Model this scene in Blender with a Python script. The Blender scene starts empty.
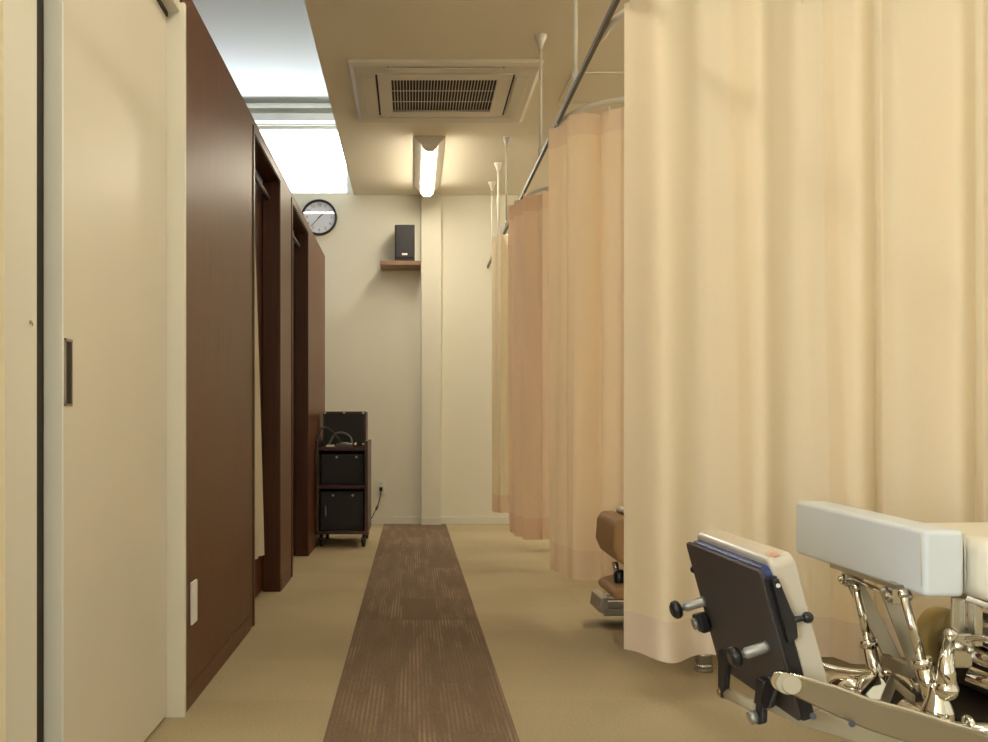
import bpy, bmesh, math, random
from mathutils import Vector, Matrix
random.seed(7)
SC = bpy.context.scene
COL = SC.collection
PI = math.pi
V = Vector
H = 0.81            # eye height of the photographer
F = 1000.0

def P(x, y, d):     # measured point of the photograph at depth d -> world metres
    return V(((x - 412) / F * d, d, H - (y - 424) / F * d))

# ------------------------------------------------------------------ materials
MATS = {}
def nodes(name):
    m = bpy.data.materials.new(name); m.use_nodes = True
    nt = m.node_tree
    b = nt.nodes['Principled BSDF']
    MATS[name] = m
    return m, nt, b
def lk(nt, a, b): nt.links.new(a, b)
def simple(name, col, rough=.5, metal=0, bump=0, bscale=200, spec=.5, var=0, vscale=4, coat=0):
    m, nt, b = nodes(name)
    b.inputs['Base Color'].default_value = (*col, 1)
    b.inputs['Roughness'].default_value = rough
    b.inputs['Metallic'].default_value = metal
    b.inputs['Specular IOR Level'].default_value = spec
    b.inputs['Coat Weight'].default_value = coat
    tc = nt.nodes.new('ShaderNodeTexCoord')
    if bump:
        n = nt.nodes.new('ShaderNodeTexNoise'); n.inputs['Scale'].default_value = bscale
        lk(nt, tc.outputs['Object'], n.inputs['Vector'])
        bp = nt.nodes.new('ShaderNodeBump'); bp.inputs['Strength'].default_value = bump
        bp.inputs['Distance'].default_value = .002
        lk(nt, n.outputs['Fac'], bp.inputs['Height']); lk(nt, bp.outputs['Normal'], b.inputs['Normal'])
    if var:
        n = nt.nodes.new('ShaderNodeTexNoise'); n.inputs['Scale'].default_value = vscale
        lk(nt, tc.outputs['Object'], n.inputs['Vector'])
        r = nt.nodes.new('ShaderNodeValToRGB')
        r.color_ramp.elements[0].position = .3; r.color_ramp.elements[1].position = .7
        r.color_ramp.elements[0].color = (*[c * (1 - var) for c in col], 1)
        r.color_ramp.elements[1].color = (*[min(1, c * (1 + var)) for c in col], 1)
        lk(nt, n.outputs['Fac'], r.inputs['Fac']); lk(nt, r.outputs['Color'], b.inputs['Base Color'])
    return m

WALL = simple('wallpaper', (.76, .725, .61), .85, bump=.25, bscale=140)
CEIL = simple('ceiling_paper', (.86, .785, .63), .9, bump=.2, bscale=160)
CEILW = simple('upper_ceiling_paper', (.85, .85, .83), .9, bump=.2, bscale=160)
WHITE = simple('white_paint', (.74, .70, .60), .45)
DOORM = simple('door_laminate', (.68, .62, .51), .38, var=.015, vscale=3)
DOOREDGE = simple('door_edge_strip', (.80, .80, .76), .45)  # door end face, daylight on it put into the paler colour
STEELM = simple('brushed_steel', (.42, .40, .36), .35, 1)
BLACK = simple('black_plastic', (.012, .012, .014), .35)
DARKRUB = simple('dark_groove', (.02, .013, .008), .8)
CHROME = simple('chrome', (.80, .77, .70), .08, 1)
CHROME2 = simple('satin_nickel', (.60, .57, .50), .24, 1)
BARM = simple('flat_steel', (.36, .32, .25), .28, .85)
CREAMMET = simple('cream_enamel', (.38, .32, .21), .35)
PLASTICW = simple('white_plastic', (.78, .76, .70), .4)
VINYL = simple('cream_vinyl', (.74, .69, .56), .42, bump=.15, bscale=320)
VINYLW = simple('daylit_white_vinyl', (.66, .69, .70), .45, bump=.1, bscale=320)  # white vinyl with bluish daylight mixed into the base colour
SEAM = simple('seam_thread', (.60, .55, .42), .7)
PLATE = simple('dark_board', (.045, .036, .036), .5)
BLUE = simple('blue_pad', (.022, .038, .14), .25)
SHELL = simple('ivory_shell', (.56, .50, .40), .22, coat=.4)
TAN = simple('tan_vinyl', (.35, .20, .085), .5, bump=.2, bscale=250)
TANL = simple('light_tan_vinyl', (.50, .34, .17), .5)
BRASS = simple('ochre_wheel', (.55, .40, .15), .42, .2)
TOWEL = simple('white_towel', (.85, .83, .78), .9, bump=.5, bscale=300)
TROL = simple('rosewood_laminate', (.050, .015, .007), .38)
TROLD = simple('equipment_black', (.016, .010, .008), .5)  # near-black finish of units, trolley back and table bases
CABG = simple('grey_cable', (.16, .15, .14), .5)
GREYM = simple('grey_metal', (.36, .35, .32), .4, .6)
SHELFM = simple('shelf_wood', (.23, .13, .08), .45, var=.15, vscale=12)
SPKM = simple('speaker_cloth', (.035, .033, .035), .9)
SPKB = simple('speaker_case', (.009, .008, .007), .5)
GRILLD = simple('vent_dark', (.025, .018, .013), .8)
ACM = simple('ac_plastic', (.72, .66, .55), .5)
CLOCKF = simple('clock_dial', (.82, .83, .92), .45)
INK = simple('clock_ink', (.10, .10, .14), .5)
RAILM = simple('rail_metal', (.32, .29, .24), .35, .7)
RAILD = simple('aisle_rail_metal', (.13, .115, .09), .5, .3)
RAILW = simple('rail_enamel', (.78, .74, .66), .4)

def glossglass(name):
    m, nt, b = nodes(name)
    out = nt.nodes['Material Output']
    g = nt.nodes.new('ShaderNodeBsdfGlossy'); g.inputs['Roughness'].default_value = .02
    ge = nt.nodes.new('ShaderNodeNewGeometry'); mr = nt.nodes.new('ShaderNodeMapRange'); mr.inputs['To Min'].default_value = 1.5; mr.inputs['To Max'].default_value = 1 / 1.5
    lk(nt, ge.outputs['Backfacing'], mr.inputs['Value'])
    t = nt.nodes.new('ShaderNodeBsdfTransparent')
    fr = nt.nodes.new('ShaderNodeFresnel'); lk(nt, mr.outputs[0], fr.inputs['IOR'])
    mx = nt.nodes.new('ShaderNodeMixShader')
    lk(nt, fr.outputs[0], mx.inputs[0]); lk(nt, t.outputs[0], mx.inputs[1]); lk(nt, g.outputs[0], mx.inputs[2])
    lk(nt, mx.outputs[0], out.inputs['Surface'])
    return m
GLASS = glossglass('clear_glass')

def emis(name, col, s):
    m, nt, b = nodes(name)
    b.inputs['Base Color'].default_value = (.8, .8, .8, 1)
    b.inputs['Emission Color'].default_value = (*col, 1)
    b.inputs['Emission Strength'].default_value = s
    return m
LAMP = emis('lamp_warm', (1, .90, .71), 36)
LAMPB = emis('lamp_bay', (1, .90, .69), 42)
LAMPN = emis('lamp_near', (1, .90, .71), 30)
LAMPR = emis('lamp_rear', (1, .90, .70), 24)
LAMPC = emis('lamp_daylight_tube', (.98, 1, 1), 62)

def wood(name, c0, c1, rough=.3, sc=(26, 26, 1.1)):
    m, nt, b = nodes(name)
    tc = nt.nodes.new('ShaderNodeTexCoord'); mp = nt.nodes.new('ShaderNodeMapping')
    mp.inputs['Scale'].default_value = sc
    n = nt.nodes.new('ShaderNodeTexNoise'); n.inputs['Scale'].default_value = 3; n.inputs['Detail'].default_value = 8
    n.inputs['Roughness'].default_value = .65
    r = nt.nodes.new('ShaderNodeValToRGB')
    r.color_ramp.elements[0].position = .3; r.color_ramp.elements[1].position = .72
    r.color_ramp.elements[0].color = (*c0, 1); r.color_ramp.elements[1].color = (*c1, 1)
    lk(nt, tc.outputs['Object'], mp.inputs[0]); lk(nt, mp.outputs[0], n.inputs['Vector'])
    lk(nt, n.outputs['Fac'], r.inputs[0]); lk(nt, r.outputs[0], b.inputs['Base Color'])
    bp = nt.nodes.new('ShaderNodeBump'); bp.inputs['Strength'].default_value = .08; bp.inputs['Distance'].default_value = .002
    lk(nt, n.outputs['Fac'], bp.inputs['Height']); lk(nt, bp.outputs[0], b.inputs['Normal'])
    b.inputs['Roughness'].default_value = rough
    b.inputs['Specular IOR Level'].default_value = .38
    return m
WOOD = wood('dark_veneer', (.080, .024, .008), (.135, .046, .018), .40)
WOODD = wood('dark_casing', (.050, .014, .005), (.085, .027, .010), .35)

# beige carpet
def carpet():
    m, nt, b = nodes('beige_carpet')
    tc = nt.nodes.new('ShaderNodeTexCoord')
    n1 = nt.nodes.new('ShaderNodeTexNoise'); n1.inputs['Scale'].default_value = 160; n1.inputs['Detail'].default_value = 6; n1.inputs['Roughness'].default_value = .8
    n2 = nt.nodes.new('ShaderNodeTexNoise'); n2.inputs['Scale'].default_value = 1.6; n2.inputs['Detail'].default_value = 2
    lk(nt, tc.outputs['Object'], n1.inputs['Vector']); lk(nt, tc.outputs['Object'], n2.inputs['Vector'])
    ck = nt.nodes.new('ShaderNodeTexChecker'); ck.inputs['Scale'].default_value = 2.0
    ck.inputs['Color1'].default_value = (.52, .52, .52, 1); ck.inputs['Color2'].default_value = (.47, .47, .47, 1)
    mp = nt.nodes.new('ShaderNodeMapping'); mp.inputs['Location'].default_value = (.23, .07, .13)
    lk(nt, tc.outputs['Object'], mp.inputs[0]); lk(nt, mp.outputs[0], ck.inputs['Vector'])
    a = nt.nodes.new('ShaderNodeMath'); a.operation = 'MULTIPLY_ADD'; a.inputs[1].default_value = .80
    lk(nt, n1.outputs['Fac'], a.inputs[0])
    a2 = nt.nodes.new('ShaderNodeMath'); a2.operation = 'MULTIPLY'; a2.inputs[1].default_value = .25
    lk(nt, n2.outputs['Fac'], a2.inputs[0]); lk(nt, a2.outputs[0], a.inputs[2])
    a3 = nt.nodes.new('ShaderNodeMath'); a3.operation = 'MULTIPLY_ADD'; a3.inputs[1].default_value = .5
    lk(nt, ck.outputs['Color'], a3.inputs[0]); lk(nt, a.outputs[0], a3.inputs[2])
    r = nt.nodes.new('ShaderNodeValToRGB')
    r.color_ramp.elements[0].position = .45; r.color_ramp.elements[1].position = .9
    r.color_ramp.elements[0].color = (.265, .208, .118, 1); r.color_ramp.elements[1].color = (.53, .44, .285, 1)
    lk(nt, a3.outputs[0], r.inputs[0]); lk(nt, r.outputs[0], b.inputs['Base Color'])
    bp = nt.nodes.new('ShaderNodeBump'); bp.inputs['Strength'].default_value = .5; bp.inputs['Distance'].default_value = .004
    lk(nt, n1.outputs['Fac'], bp.inputs['Height']); lk(nt, bp.outputs[0], b.inputs['Normal'])
    b.inputs['Roughness'].default_value = .95; b.inputs['Specular IOR Level'].default_value = .15
    return m
CARPET = carpet()
def strip():
    m, nt, b = nodes('brown_carpet_tile')
    tc = nt.nodes.new('ShaderNodeTexCoord')
    n1 = nt.nodes.new('ShaderNodeTexNoise'); n1.inputs['Scale'].default_value = 170; n1.inputs['Detail'].default_value = 6; n1.inputs['Roughness'].default_value = .8
    lk(nt, tc.outputs['Object'], n1.inputs['Vector'])
    # stripes of short pile along the walkway, in random blocks of each tile
    w = nt.nodes.new('ShaderNodeTexWave'); w.wave_type = 'BANDS'; w.bands_direction = 'X'
    w.inputs['Scale'].default_value = 24; w.inputs['Distortion'].default_value = .25; w.inputs['Detail'].default_value = 1
    lk(nt, tc.outputs['Object'], w.inputs['Vector'])
    mp = nt.nodes.new('ShaderNodeMapping'); mp.inputs['Scale'].default_value = (7, 2, 1)
    mp.inputs['Location'].default_value = (.3, -.22, 0)
    lk(nt, tc.outputs['Object'], mp.inputs[0])
    fl = nt.nodes.new('ShaderNodeVectorMath'); fl.operation = 'FLOOR'
    lk(nt, mp.outputs[0], fl.inputs[0])
    wn = nt.nodes.new('ShaderNodeTexWhiteNoise'); lk(nt, fl.outputs[0], wn.inputs['Vector'])
    # noisy streaks so that the blocks are not hard edged
    mp2 = nt.nodes.new('ShaderNodeMapping'); mp2.inputs['Scale'].default_value = (14, 1.5, 1)
    n3 = nt.nodes.new('ShaderNodeTexNoise'); n3.inputs['Scale'].default_value = 1.5; n3.inputs['Detail'].default_value = 3
    lk(nt, tc.outputs['Object'], mp2.inputs[0]); lk(nt, mp2.outputs[0], n3.inputs['Vector'])
    n4 = nt.nodes.new('ShaderNodeMapRange'); n4.inputs['From Min'].default_value = .42; n4.inputs['From Max'].default_value = .62
    lk(nt, n3.outputs['Fac'], n4.inputs['Value'])
    msk = nt.nodes.new('ShaderNodeMath'); msk.operation = 'MULTIPLY'
    lk(nt, wn.outputs['Value'], msk.inputs[0]); lk(nt, n4.outputs[0], msk.inputs[1])
    m2 = nt.nodes.new('ShaderNodeMath'); m2.operation = 'MULTIPLY'
    lk(nt, msk.outputs[0], m2.inputs[0]); lk(nt, w.outputs['Fac'], m2.inputs[1])
    a = nt.nodes.new('ShaderNodeMath'); a.operation = 'MULTIPLY_ADD'; a.inputs[1].default_value = .42
    lk(nt, m2.outputs[0], a.inputs[0]); lk(nt, n1.outputs['Fac'], a.inputs[2])
    # tile to tile tone
    mp4 = nt.nodes.new('ShaderNodeMapping'); mp4.inputs['Scale'].default_value = (0, 2, 1); mp4.inputs['Location'].default_value = (.5, -.22, 0)
    fl2 = nt.nodes.new('ShaderNodeVectorMath'); fl2.operation = 'FLOOR'; wn2 = nt.nodes.new('ShaderNodeTexWhiteNoise')
    lk(nt, tc.outputs['Object'], mp4.inputs[0]); lk(nt, mp4.outputs[0], fl2.inputs[0]); lk(nt, fl2.outputs[0], wn2.inputs['Vector'])
    a2 = nt.nodes.new('ShaderNodeMath'); a2.operation = 'MULTIPLY_ADD'; a2.inputs[1].default_value = .10
    lk(nt, wn2.outputs['Value'], a2.inputs[0]); lk(nt, a.outputs[0], a2.inputs[2])
    r = nt.nodes.new('ShaderNodeValToRGB')
    r.color_ramp.elements[0].position = .32; r.color_ramp.elements[1].position = 1.15 if False else 1
    r.color_ramp.elements[0].color = (.105, .066, .040, 1); r.color_ramp.elements[1].color = (.36, .262, .18, 1)
    lk(nt, a2.outputs[0], r.inputs[0]); lk(nt, r.outputs[0], b.inputs['Base Color'])
    bp = nt.nodes.new('ShaderNodeBump'); bp.inputs['Strength'].default_value = .6; bp.inputs['Distance'].default_value = .004
    lk(nt, a.outputs[0], bp.inputs['Height']); lk(nt, bp.outputs[0], b.inputs['Normal'])
    b.inputs['Roughness'].default_value = .95; b.inputs['Specular IOR Level'].default_value = .15
    return m
STRIP = strip()

def cloth(name, col, tcol, tr=.42):
    m, nt, b = nodes(name)
    out = nt.nodes['Material Output']
    d = nt.nodes.new('ShaderNodeBsdfDiffuse'); t = nt.nodes.new('ShaderNodeBsdfTranslucent')
    mx = nt.nodes.new('ShaderNodeMixShader'); mx.inputs[0].default_value = tr
    tc = nt.nodes.new('ShaderNodeTexCoord')
    mp = nt.nodes.new('ShaderNodeMapping'); mp.inputs['Scale'].default_value = (60, 60, 6)
    n = nt.nodes.new('ShaderNodeTexNoise'); n.inputs['Scale'].default_value = 8; n.inputs['Detail'].default_value = 3
    lk(nt, tc.outputs['Object'], mp.inputs[0]); lk(nt, mp.outputs[0], n.inputs['Vector'])
    r = nt.nodes.new('ShaderNodeValToRGB')
    r.color_ramp.elements[0].color = (*[c * .95 for c in col], 1); r.color_ramp.elements[1].color = (*[min(1, c * 1.03) for c in col], 1)
    lk(nt, n.outputs['Fac'], r.inputs[0]); lk(nt, r.outputs[0], d.inputs['Color'])
    t.inputs['Color'].default_value = (*tcol, 1)
    lk(nt, d.outputs[0], mx.inputs[1]); lk(nt, t.outputs[0], mx.inputs[2]); lk(nt, mx.outputs[0], out.inputs['Surface'])
    return m
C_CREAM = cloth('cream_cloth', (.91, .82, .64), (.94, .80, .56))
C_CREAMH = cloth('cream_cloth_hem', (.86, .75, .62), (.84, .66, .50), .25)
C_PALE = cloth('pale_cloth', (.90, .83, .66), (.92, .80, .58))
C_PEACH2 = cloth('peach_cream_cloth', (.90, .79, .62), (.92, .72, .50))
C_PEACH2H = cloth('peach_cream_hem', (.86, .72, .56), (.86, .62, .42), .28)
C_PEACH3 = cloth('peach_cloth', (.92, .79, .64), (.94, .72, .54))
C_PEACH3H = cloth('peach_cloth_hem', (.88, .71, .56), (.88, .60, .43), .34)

# ------------------------------------------------------------------ mesh builder
class MB:
    def __init__(s): s.v = []; s.f = []; s.sm = []
    def add(s, vs, fs, smooth=False):
        o = len(s.v); s.v += [V(p) for p in vs]; s.f += [[i + o for i in f] for f in fs]; s.sm += [smooth] * len(fs)
        return s
    def box(s, a, b, M=None):
        x0, y0, z0 = [min(a[i], b[i]) for i in range(3)]; x1, y1, z1 = [max(a[i], b[i]) for i in range(3)]
        vs = [V((x, y, z)) for z in (z0, z1) for y in (y0, y1) for x in (x0, x1)]
        if M: vs = [M @ v for v in vs]
        return s.add(vs, [(0, 2, 3, 1), (4, 5, 7, 6), (0, 1, 5, 4), (2, 6, 7, 3), (0, 4, 6, 2), (1, 3, 7, 5)])
    def prism(s, poly, d):          # poly: list of world points, d: extrusion vector
        n = len(poly); d = V(d)
        vs = [V(p) for p in poly] + [V(p) + d for p in poly]
        return s.add(vs, [list(range(n))[::-1], list(range(n, 2 * n))] + [(i, (i + 1) % n, n + (i + 1) % n, n + i) for i in range(n)])
    def tube(s, pts, r, n=14, cap=True, closed=False):
        pts = [V(p) for p in pts]; m = len(pts)
        rs = r if isinstance(r, (list, tuple)) else [r] * m
        rings = []; up = None
        for i, p in enumerate(pts):
            a = pts[max(i - 1, 0)]; b = pts[min(i + 1, m - 1)]
            if i == 0: a = p
            if i == m - 1: b = p
            t = (b - a)
            if t.length < 1e-9: t = rings_t
            t = t.normalized(); rings_t = t
            if up is None:
                up = V((0, 0, 1)) if abs(t.z) < .9 else V((1, 0, 0))
            u = t.cross(up)
            if u.length < 1e-6: u = t.cross(V((0, 1, 0)))
            u.normalize(); w = u.cross(t).normalized(); up = w
            rings.append([p + (u * math.cos(2 * PI * k / n) + w * math.sin(2 * PI * k / n)) * rs[i] for k in range(n)])
        vs = [q for r_ in rings for q in r_]
        fs = [(i * n + k, i * n + (k + 1) % n, (i + 1) * n + (k + 1) % n, (i + 1) * n + k) for i in range(m - 1) for k in range(n)]
        s.add(vs, fs, True)
        if cap:
            s.add(rings[0], [list(range(n))[::-1]]); s.add(rings[-1], [list(range(n))])
        return s
    def cyl(s, a, b, r, r2=None, n=18):
        a = V(a); b = V(b)
        return s.tube([a, b], [r, r if r2 is None else r2], n)
    def lathe(s, c, axis, prof, n=24):  # prof: (distance along axis, radius)
        c = V(c); t = V(axis).normalized()
        return s.tube([c + t * h for h, _ in prof], [max(r, 1e-4) for _, r in prof], n, cap=True)
    def bar(s, a, b, w, t, wd):         # flat bar from a to b, wd: direction of its width
        a = V(a); b = V(b); ax = (b - a).normalized(); wd = V(wd); wd = (wd - ax * wd.dot(ax)).normalized(); td = ax.cross(wd)
        vs = [p + wd * (i * w / 2) + td * (j * t / 2) for p in (a, b) for i, j in ((-1, -1), (1, -1), (1, 1), (-1, 1))]
        return s.add(vs, [(0, 1, 2, 3), (7, 6, 5, 4), (0, 4, 5, 1), (1, 5, 6, 2), (2, 6, 7, 3), (3, 7, 4, 0)])
    def sphere(s, c, r, n=14, sc=(1, 1, 1)):
        c = V(c); vs = []; fs = []
        for i in range(n + 1):
            th = PI * i / n
            for k in range(2 * n):
                ph = PI * k / n
                vs.append(c + V((r * sc[0] * math.sin(th) * math.cos(ph), r * sc[1] * math.sin(th) * math.sin(ph), r * sc[2] * math.cos(th))))
        for i in range(n):
            for k in range(2 * n):
                fs.append((i * 2 * n + k, (i + 1) * 2 * n + k, (i + 1) * 2 * n + (k + 1) % (2 * n), i * 2 * n + (k + 1) % (2 * n)))
        return s.add(vs, fs, True)
    def build(s, name, mat, parent=None, bevel=0, seg=2, origin=None):
        root = parent
        while root is not None and root.parent is not None: root = root.parent
        o0 = root.location.copy() if root is not None else (V(origin) if origin else V((0, 0, 0)))
        me = bpy.data.meshes.new(name)
        me.from_pydata([tuple(p - o0) for p in s.v], [], s.f)
        bm = bmesh.new(); bm.from_mesh(me)
        bmesh.ops.remove_doubles(bm, verts=bm.verts, dist=1e-6)
        bmesh.ops.recalc_face_normals(bm, faces=bm.faces); bm.to_mesh(me); bm.free()
        sm = s.sm
        if len(me.polygons) == len(sm):
            for p, q in zip(me.polygons, sm): p.use_smooth = q
        me.materials.append(mat)
        o = bpy.data.objects.new(name, me); COL.objects.link(o)
        if parent is not None: o.parent = parent
        elif origin: o.location = origin
        if bevel:
            bv = o.modifiers.new('bevel', 'BEVEL'); bv.width = bevel; bv.segments = seg; bv.limit_method = 'ANGLE'; bv.angle_limit = math.radians(40)
            for p in me.polygons: p.use_smooth = True
            wn = o.modifiers.new('wn', 'WEIGHTED_NORMAL'); wn.keep_sharp = False
        return o

def pieces(mb, name, mat, parent, bevel=0, seg=2):    # every loose piece of the builder becomes a part of its own
    n = len(mb.v); p = list(range(n))
    def fd(i):
        while p[i] != i: p[i] = p[p[i]]; i = p[i]
        return i
    for f in mb.f:
        for j in f[1:]: p[fd(j)] = fd(f[0])
    # tubes carry separate cap rings at the same place: join by position
    pos = {}
    for i, q in enumerate(mb.v):
        k = (round(q.x, 6), round(q.y, 6), round(q.z, 6))
        if k in pos: p[fd(i)] = fd(pos[k])
        else: pos[k] = i
    comp = {}
    for f, sm in zip(mb.f, mb.sm): comp.setdefault(fd(f[0]), []).append((f, sm))
    out = []
    for fs in comp.values():
        m = MB(); mp = {}
        for f, sm in fs:
            g = []
            for i in f:
                if i not in mp: mp[i] = len(m.v); m.v.append(mb.v[i])
                g.append(mp[i])
            m.f.append(g); m.sm.append(sm)
        out.append(m.build(name, mat, parent, bevel, seg))
    return out
def tag(o, label, cat, group=None):
    o['label'] = label; o['category'] = cat
    if group: o['group'] = group
    return o
def thing(name, loc, label, cat, group=None):
    o = bpy.data.objects.new(name, None); COL.objects.link(o); o.location = loc; o.empty_display_size = .1
    return tag(o, label, cat, group)
def struct(name, mb, mat, bevel=0):
    o = mb.build(name, mat, None, bevel); o['kind'] = 'structure'; return o

XW = -1.7; ZC = 2.66; ZU = 3.40; D = 8.08; XL = -3.2; XR = 3.3; YB = -2.6; XE = -.471

# ------------------------------------------------------------------ setting
struct('floor', MB().box((XW - .1, YB, -.05), (XR, D + .1, 0)).box((XL, .6, -.05), (XW - .1, D + .1, 0)), CARPET)
tag(MB().box((-.2265, YB + .02, 0), (.2735, D - .002, .004)).build('carpet_runner', STRIP),
    'brown striped carpet tile runner laid along the middle of the beige aisle floor', 'carpet')
struct('ceiling', MB().box((XE, YB, ZC), (XR, D + .1, ZC + .12)).box((XW - .1, YB, ZC), (XE, 2.9, ZC + .12)).box((XL, .6, ZC), (XW - .1, 2.9, ZC + .12)), CEIL)
struct('trim_1', MB().box((XE, 2.9, ZC + .12), (XE + .1, D, ZU)).box((XL, 2.8, ZC + .12), (XE + .1, 2.9, ZU)), WALL)
struct('ceiling_upper', MB().box((XL, 2.8, ZU), (XE + .1, D + .1, ZU + .1)), CEILW)
wx0, wx1, wz0, wz1 = -2.9, -.50, 2.672, 3.225
struct('wall_back', MB().box((XL, D, 0), (XR, D + .1, wz0)).box((XL, D, wz1), (XR, D + .1, ZU + .1))
       .box((XL, D, wz0), (wx0, D + .1, wz1)).box((wx1, D, wz0), (XR, D + .1, wz1)), WALL)
struct('trim_2', MB().box((.073, D - .07, 0), (.235, D, ZC)), WALL, .004)
struct('wall_right', MB().box((XR, YB, 0), (XR + .1, D + .1, ZC + .1)), WALL)
struct('wall_front', MB().box((XW - .1, YB - .1, 0), (XR, YB, ZC + .1)), WALL)
# left outer wall with the entrance window behind the photographer
ly0, ly1, lz0, lz1 = -2.2, .4, .25, 2.35
struct('wall_left', MB().box((XW - .1, YB, 0), (XW, ly0, ZU)).box((XW - .1, ly1, 0), (XW, .6, ZU))
       .box((XL - .1, .6, 0), (XL, D + .1, ZU)).box((XW - .1, ly0, 0), (XW, ly1, lz0)).box((XW - .1, ly0, lz1), (XW, ly1, ZU)), WALL)
w = struct('window_1', MB().box((XW - .07, ly0, lz0), (XW - .03, ly0 + .05, lz1)).box((XW - .07, ly1 - .05, lz0), (XW - .03, ly1, lz1))
       .box((XW - .07, ly0, lz0), (XW - .03, ly1, lz0 + .05)).box((XW - .07, ly0, lz1 - .05), (XW - .03, ly1, lz1))
       .box((XW - .07, -.92, lz0), (XW - .03, -.88, lz1)), PLASTICW)
MB().box((XW - .052, ly0 + .05, lz0 + .05), (XW - .048, ly1 - .05, lz1 - .05)).build('pane', GLASS, w)
w = struct('window_2', MB().box((wx0, D + .03, wz0), (wx0 + .04, D + .07, wz1)).box((wx1 - .03, D + .03, wz0), (wx1, D + .07, wz1))
       .box((wx0, D + .03, wz0), (wx1, D + .07, wz0 + .015)).box((wx0, D + .03, wz1 - .03), (wx1, D + .07, wz1)), PLASTICW)
MB().box((wx0 + .04, D + .048, wz0 + .015), (wx1 - .03, D + .052, wz1 - .03)).build('pane', GLASS, w)
# blind cassette and curtain track over the high window
t = thing('roller_blind', (-1.7, D - .06, wz1), 'pale roller blind cassette rolled up above the bright high window', 'blind')
MB().box((wx0 - .05, D - .085, 3.235), (XE - .012, D - .002, 3.30)).build('cassette', PLASTICW, t, .008)
MB().tube([(wx0 - .05, D - .12, 3.345), (XE - .012, D - .12, 3.345)], .018).build('roller_tube', PLASTICW, t)

# near left: sliding door, its casing and pocket wall
struct('wall_left_near', MB().box((-.86, .75, 0), (-.755, 2.80, ZC)).box((-.755, 1.60, 1.99), (-.66, 2.80, ZC))
       .box((-.86, .60, 0), (-.755, .75, ZC)), WALL)
struct('wall_partition_near', MB().box((XL, .6, 0), (-.86, .7, ZC)).box((XL, 2.80, 0), (-.74, 2.86, ZC)), WALL)
struct('trim_3', MB().box((-.755, 2.755, 0), (-.626, 2.775, 1.972)).box((-.755, 2.775, 0), (-.719, 2.84, 1.972)).box((-.755, 1.62, 1.945), (-.640, 2.755, 1.985)), WHITE, .002)
struct('trim_4', MB().box((-.755, 1.62, 0), (-.7065, 1.885, 1.945)), WHITE, .002)
struct('trim_5', MB().box((-.7545, 1.885, 0), (-.7115, 1.93, 1.945)), DARKRUB)
d = struct('door_1', MB().box((-.710, 1.938, .008), (-.676, 2.752, 1.932)), DOORM, .002)
MB().box((-.7105, 1.930, .008), (-.6755, 1.9385, 1.932)).build('edge_strip', DOOREDGE, d)  # end face of the slab in its painted daylit tone
h = MB().box((-.6765, 1.943, .845), (-.6735, 1.986, .850)).box((-.6765, 1.943, .972), (-.6735, 1.986, .977)).box((-.6765, 1.943, .845), (-.6735, 1.949, .977)).box((-.6765, 1.980, .845), (-.6735, 1.986, .977))
h.build('flush_pull', STEELM, d)
MB().box((-.6762, 1.948, .849), (-.6755, 1.981, .973)).build('pull_recess', DARKRUB, d)
struct('trim_6', MB().box((-.712, 1.93, 1.932), (-.672, 2.755, 1.945)), DARKRUB)
tag(MB().cyl((-.7065, 1.85, .998), (-.7035, 1.85, .998), .0035).tube([(-.7035, 1.85, .998), (-.7015, 1.85, .996), (-.7025, 1.85, .991)], .0012, 8).build('wall_hook', STEELM),
    'tiny metal hook screw on the white post left of the sliding door', 'hook')

# wooden partition with two openings
PX = -.638; PT = .08; Y0 = 2.776; Y1 = 7.33; ZT = 2.04; ZO = 1.985
ops = [(4.03, 4.83), (5.31, 6.13)]
pm = MB()
edges = [Y0, ops[0][0], ops[0][1], ops[1][0], ops[1][1], Y1]
for a, b_ in ((Y0, ops[0][0]), (ops[0][1], ops[1][0]), (ops[1][1], Y1)): pm.box((PX - PT, a, 0), (PX, b_, ZO))
pm.box((PX - PT, Y0, ZO), (PX, Y1, ZT))
pw = struct('wall_partition', pm, WOOD)
for i, (a, b_) in enumerate(((Y0, 3.93), (4.86, 5.22), (6.16, Y1))):
    struct('baseboard_left_%d' % (i + 1), MB().box((PX, a, 0), (PX + .004, b_, .06)), WOOD)
for i, (a, b_) in enumerate(ops):
    cm = MB().box((PX - .002, a - .028, 0), (PX + .005, a + .004, ZO + .024)).box((PX - .002, b_ - .002, 0), (PX + .003, b_ + .016, ZO))
    cm.box((PX - .002, a - .028, ZO - .002), (PX + .004, b_ + .016, ZO + .022))
    cm.box((PX - PT - .003, a, 0), (PX, a + .004, ZO)).box((PX - PT - .003, b_ - .004, 0), (PX, b_, ZO)).box((PX - PT, a, ZO - .006), (PX, b_, ZO))
    struct('trim_%d' % (7 + i), cm, WOODD, .0015)
    dd = struct('door_%d' % (2 + i), MB().box((PX - PT - .045, a - .35, .006), (PX - PT - .006, b_ + .05, ZO + .04)), WOODD)
    tag(MB().tube([(PX - .055, a + .004, 1.90), (PX - .055, b_ - .004, 1.90)], .010).build('curtain_rod', RAILD),
        ['slim grey curtain rod across the top of the nearer doorway in the wooden partition',
         'slim grey curtain rod across the top of the farther doorway in the wooden partition'][i], 'curtain rod', None)
# cross walls of the cubicles behind the partition
for i, y in enumerate((4.93, 7.29)):
    struct('wall_cubicle_%d' % (i + 1), MB().box((XL, y, 0), (PX - PT - .05, y + .04, ZT)), WOOD)

# baseboards of the far wall
struct('baseboard_back_1', MB().box((XL, D - .012, 0), (.073, D, .062)), WHITE, .003)
struct('baseboard_back_2', MB().box((.235, D - .012, 0), (XR, D, .062)), WHITE, .003)
struct('baseboard_back_3', MB().box((.073, D - .080, 0), (.235, D - .07, .062)), WHITE, .003)

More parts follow.
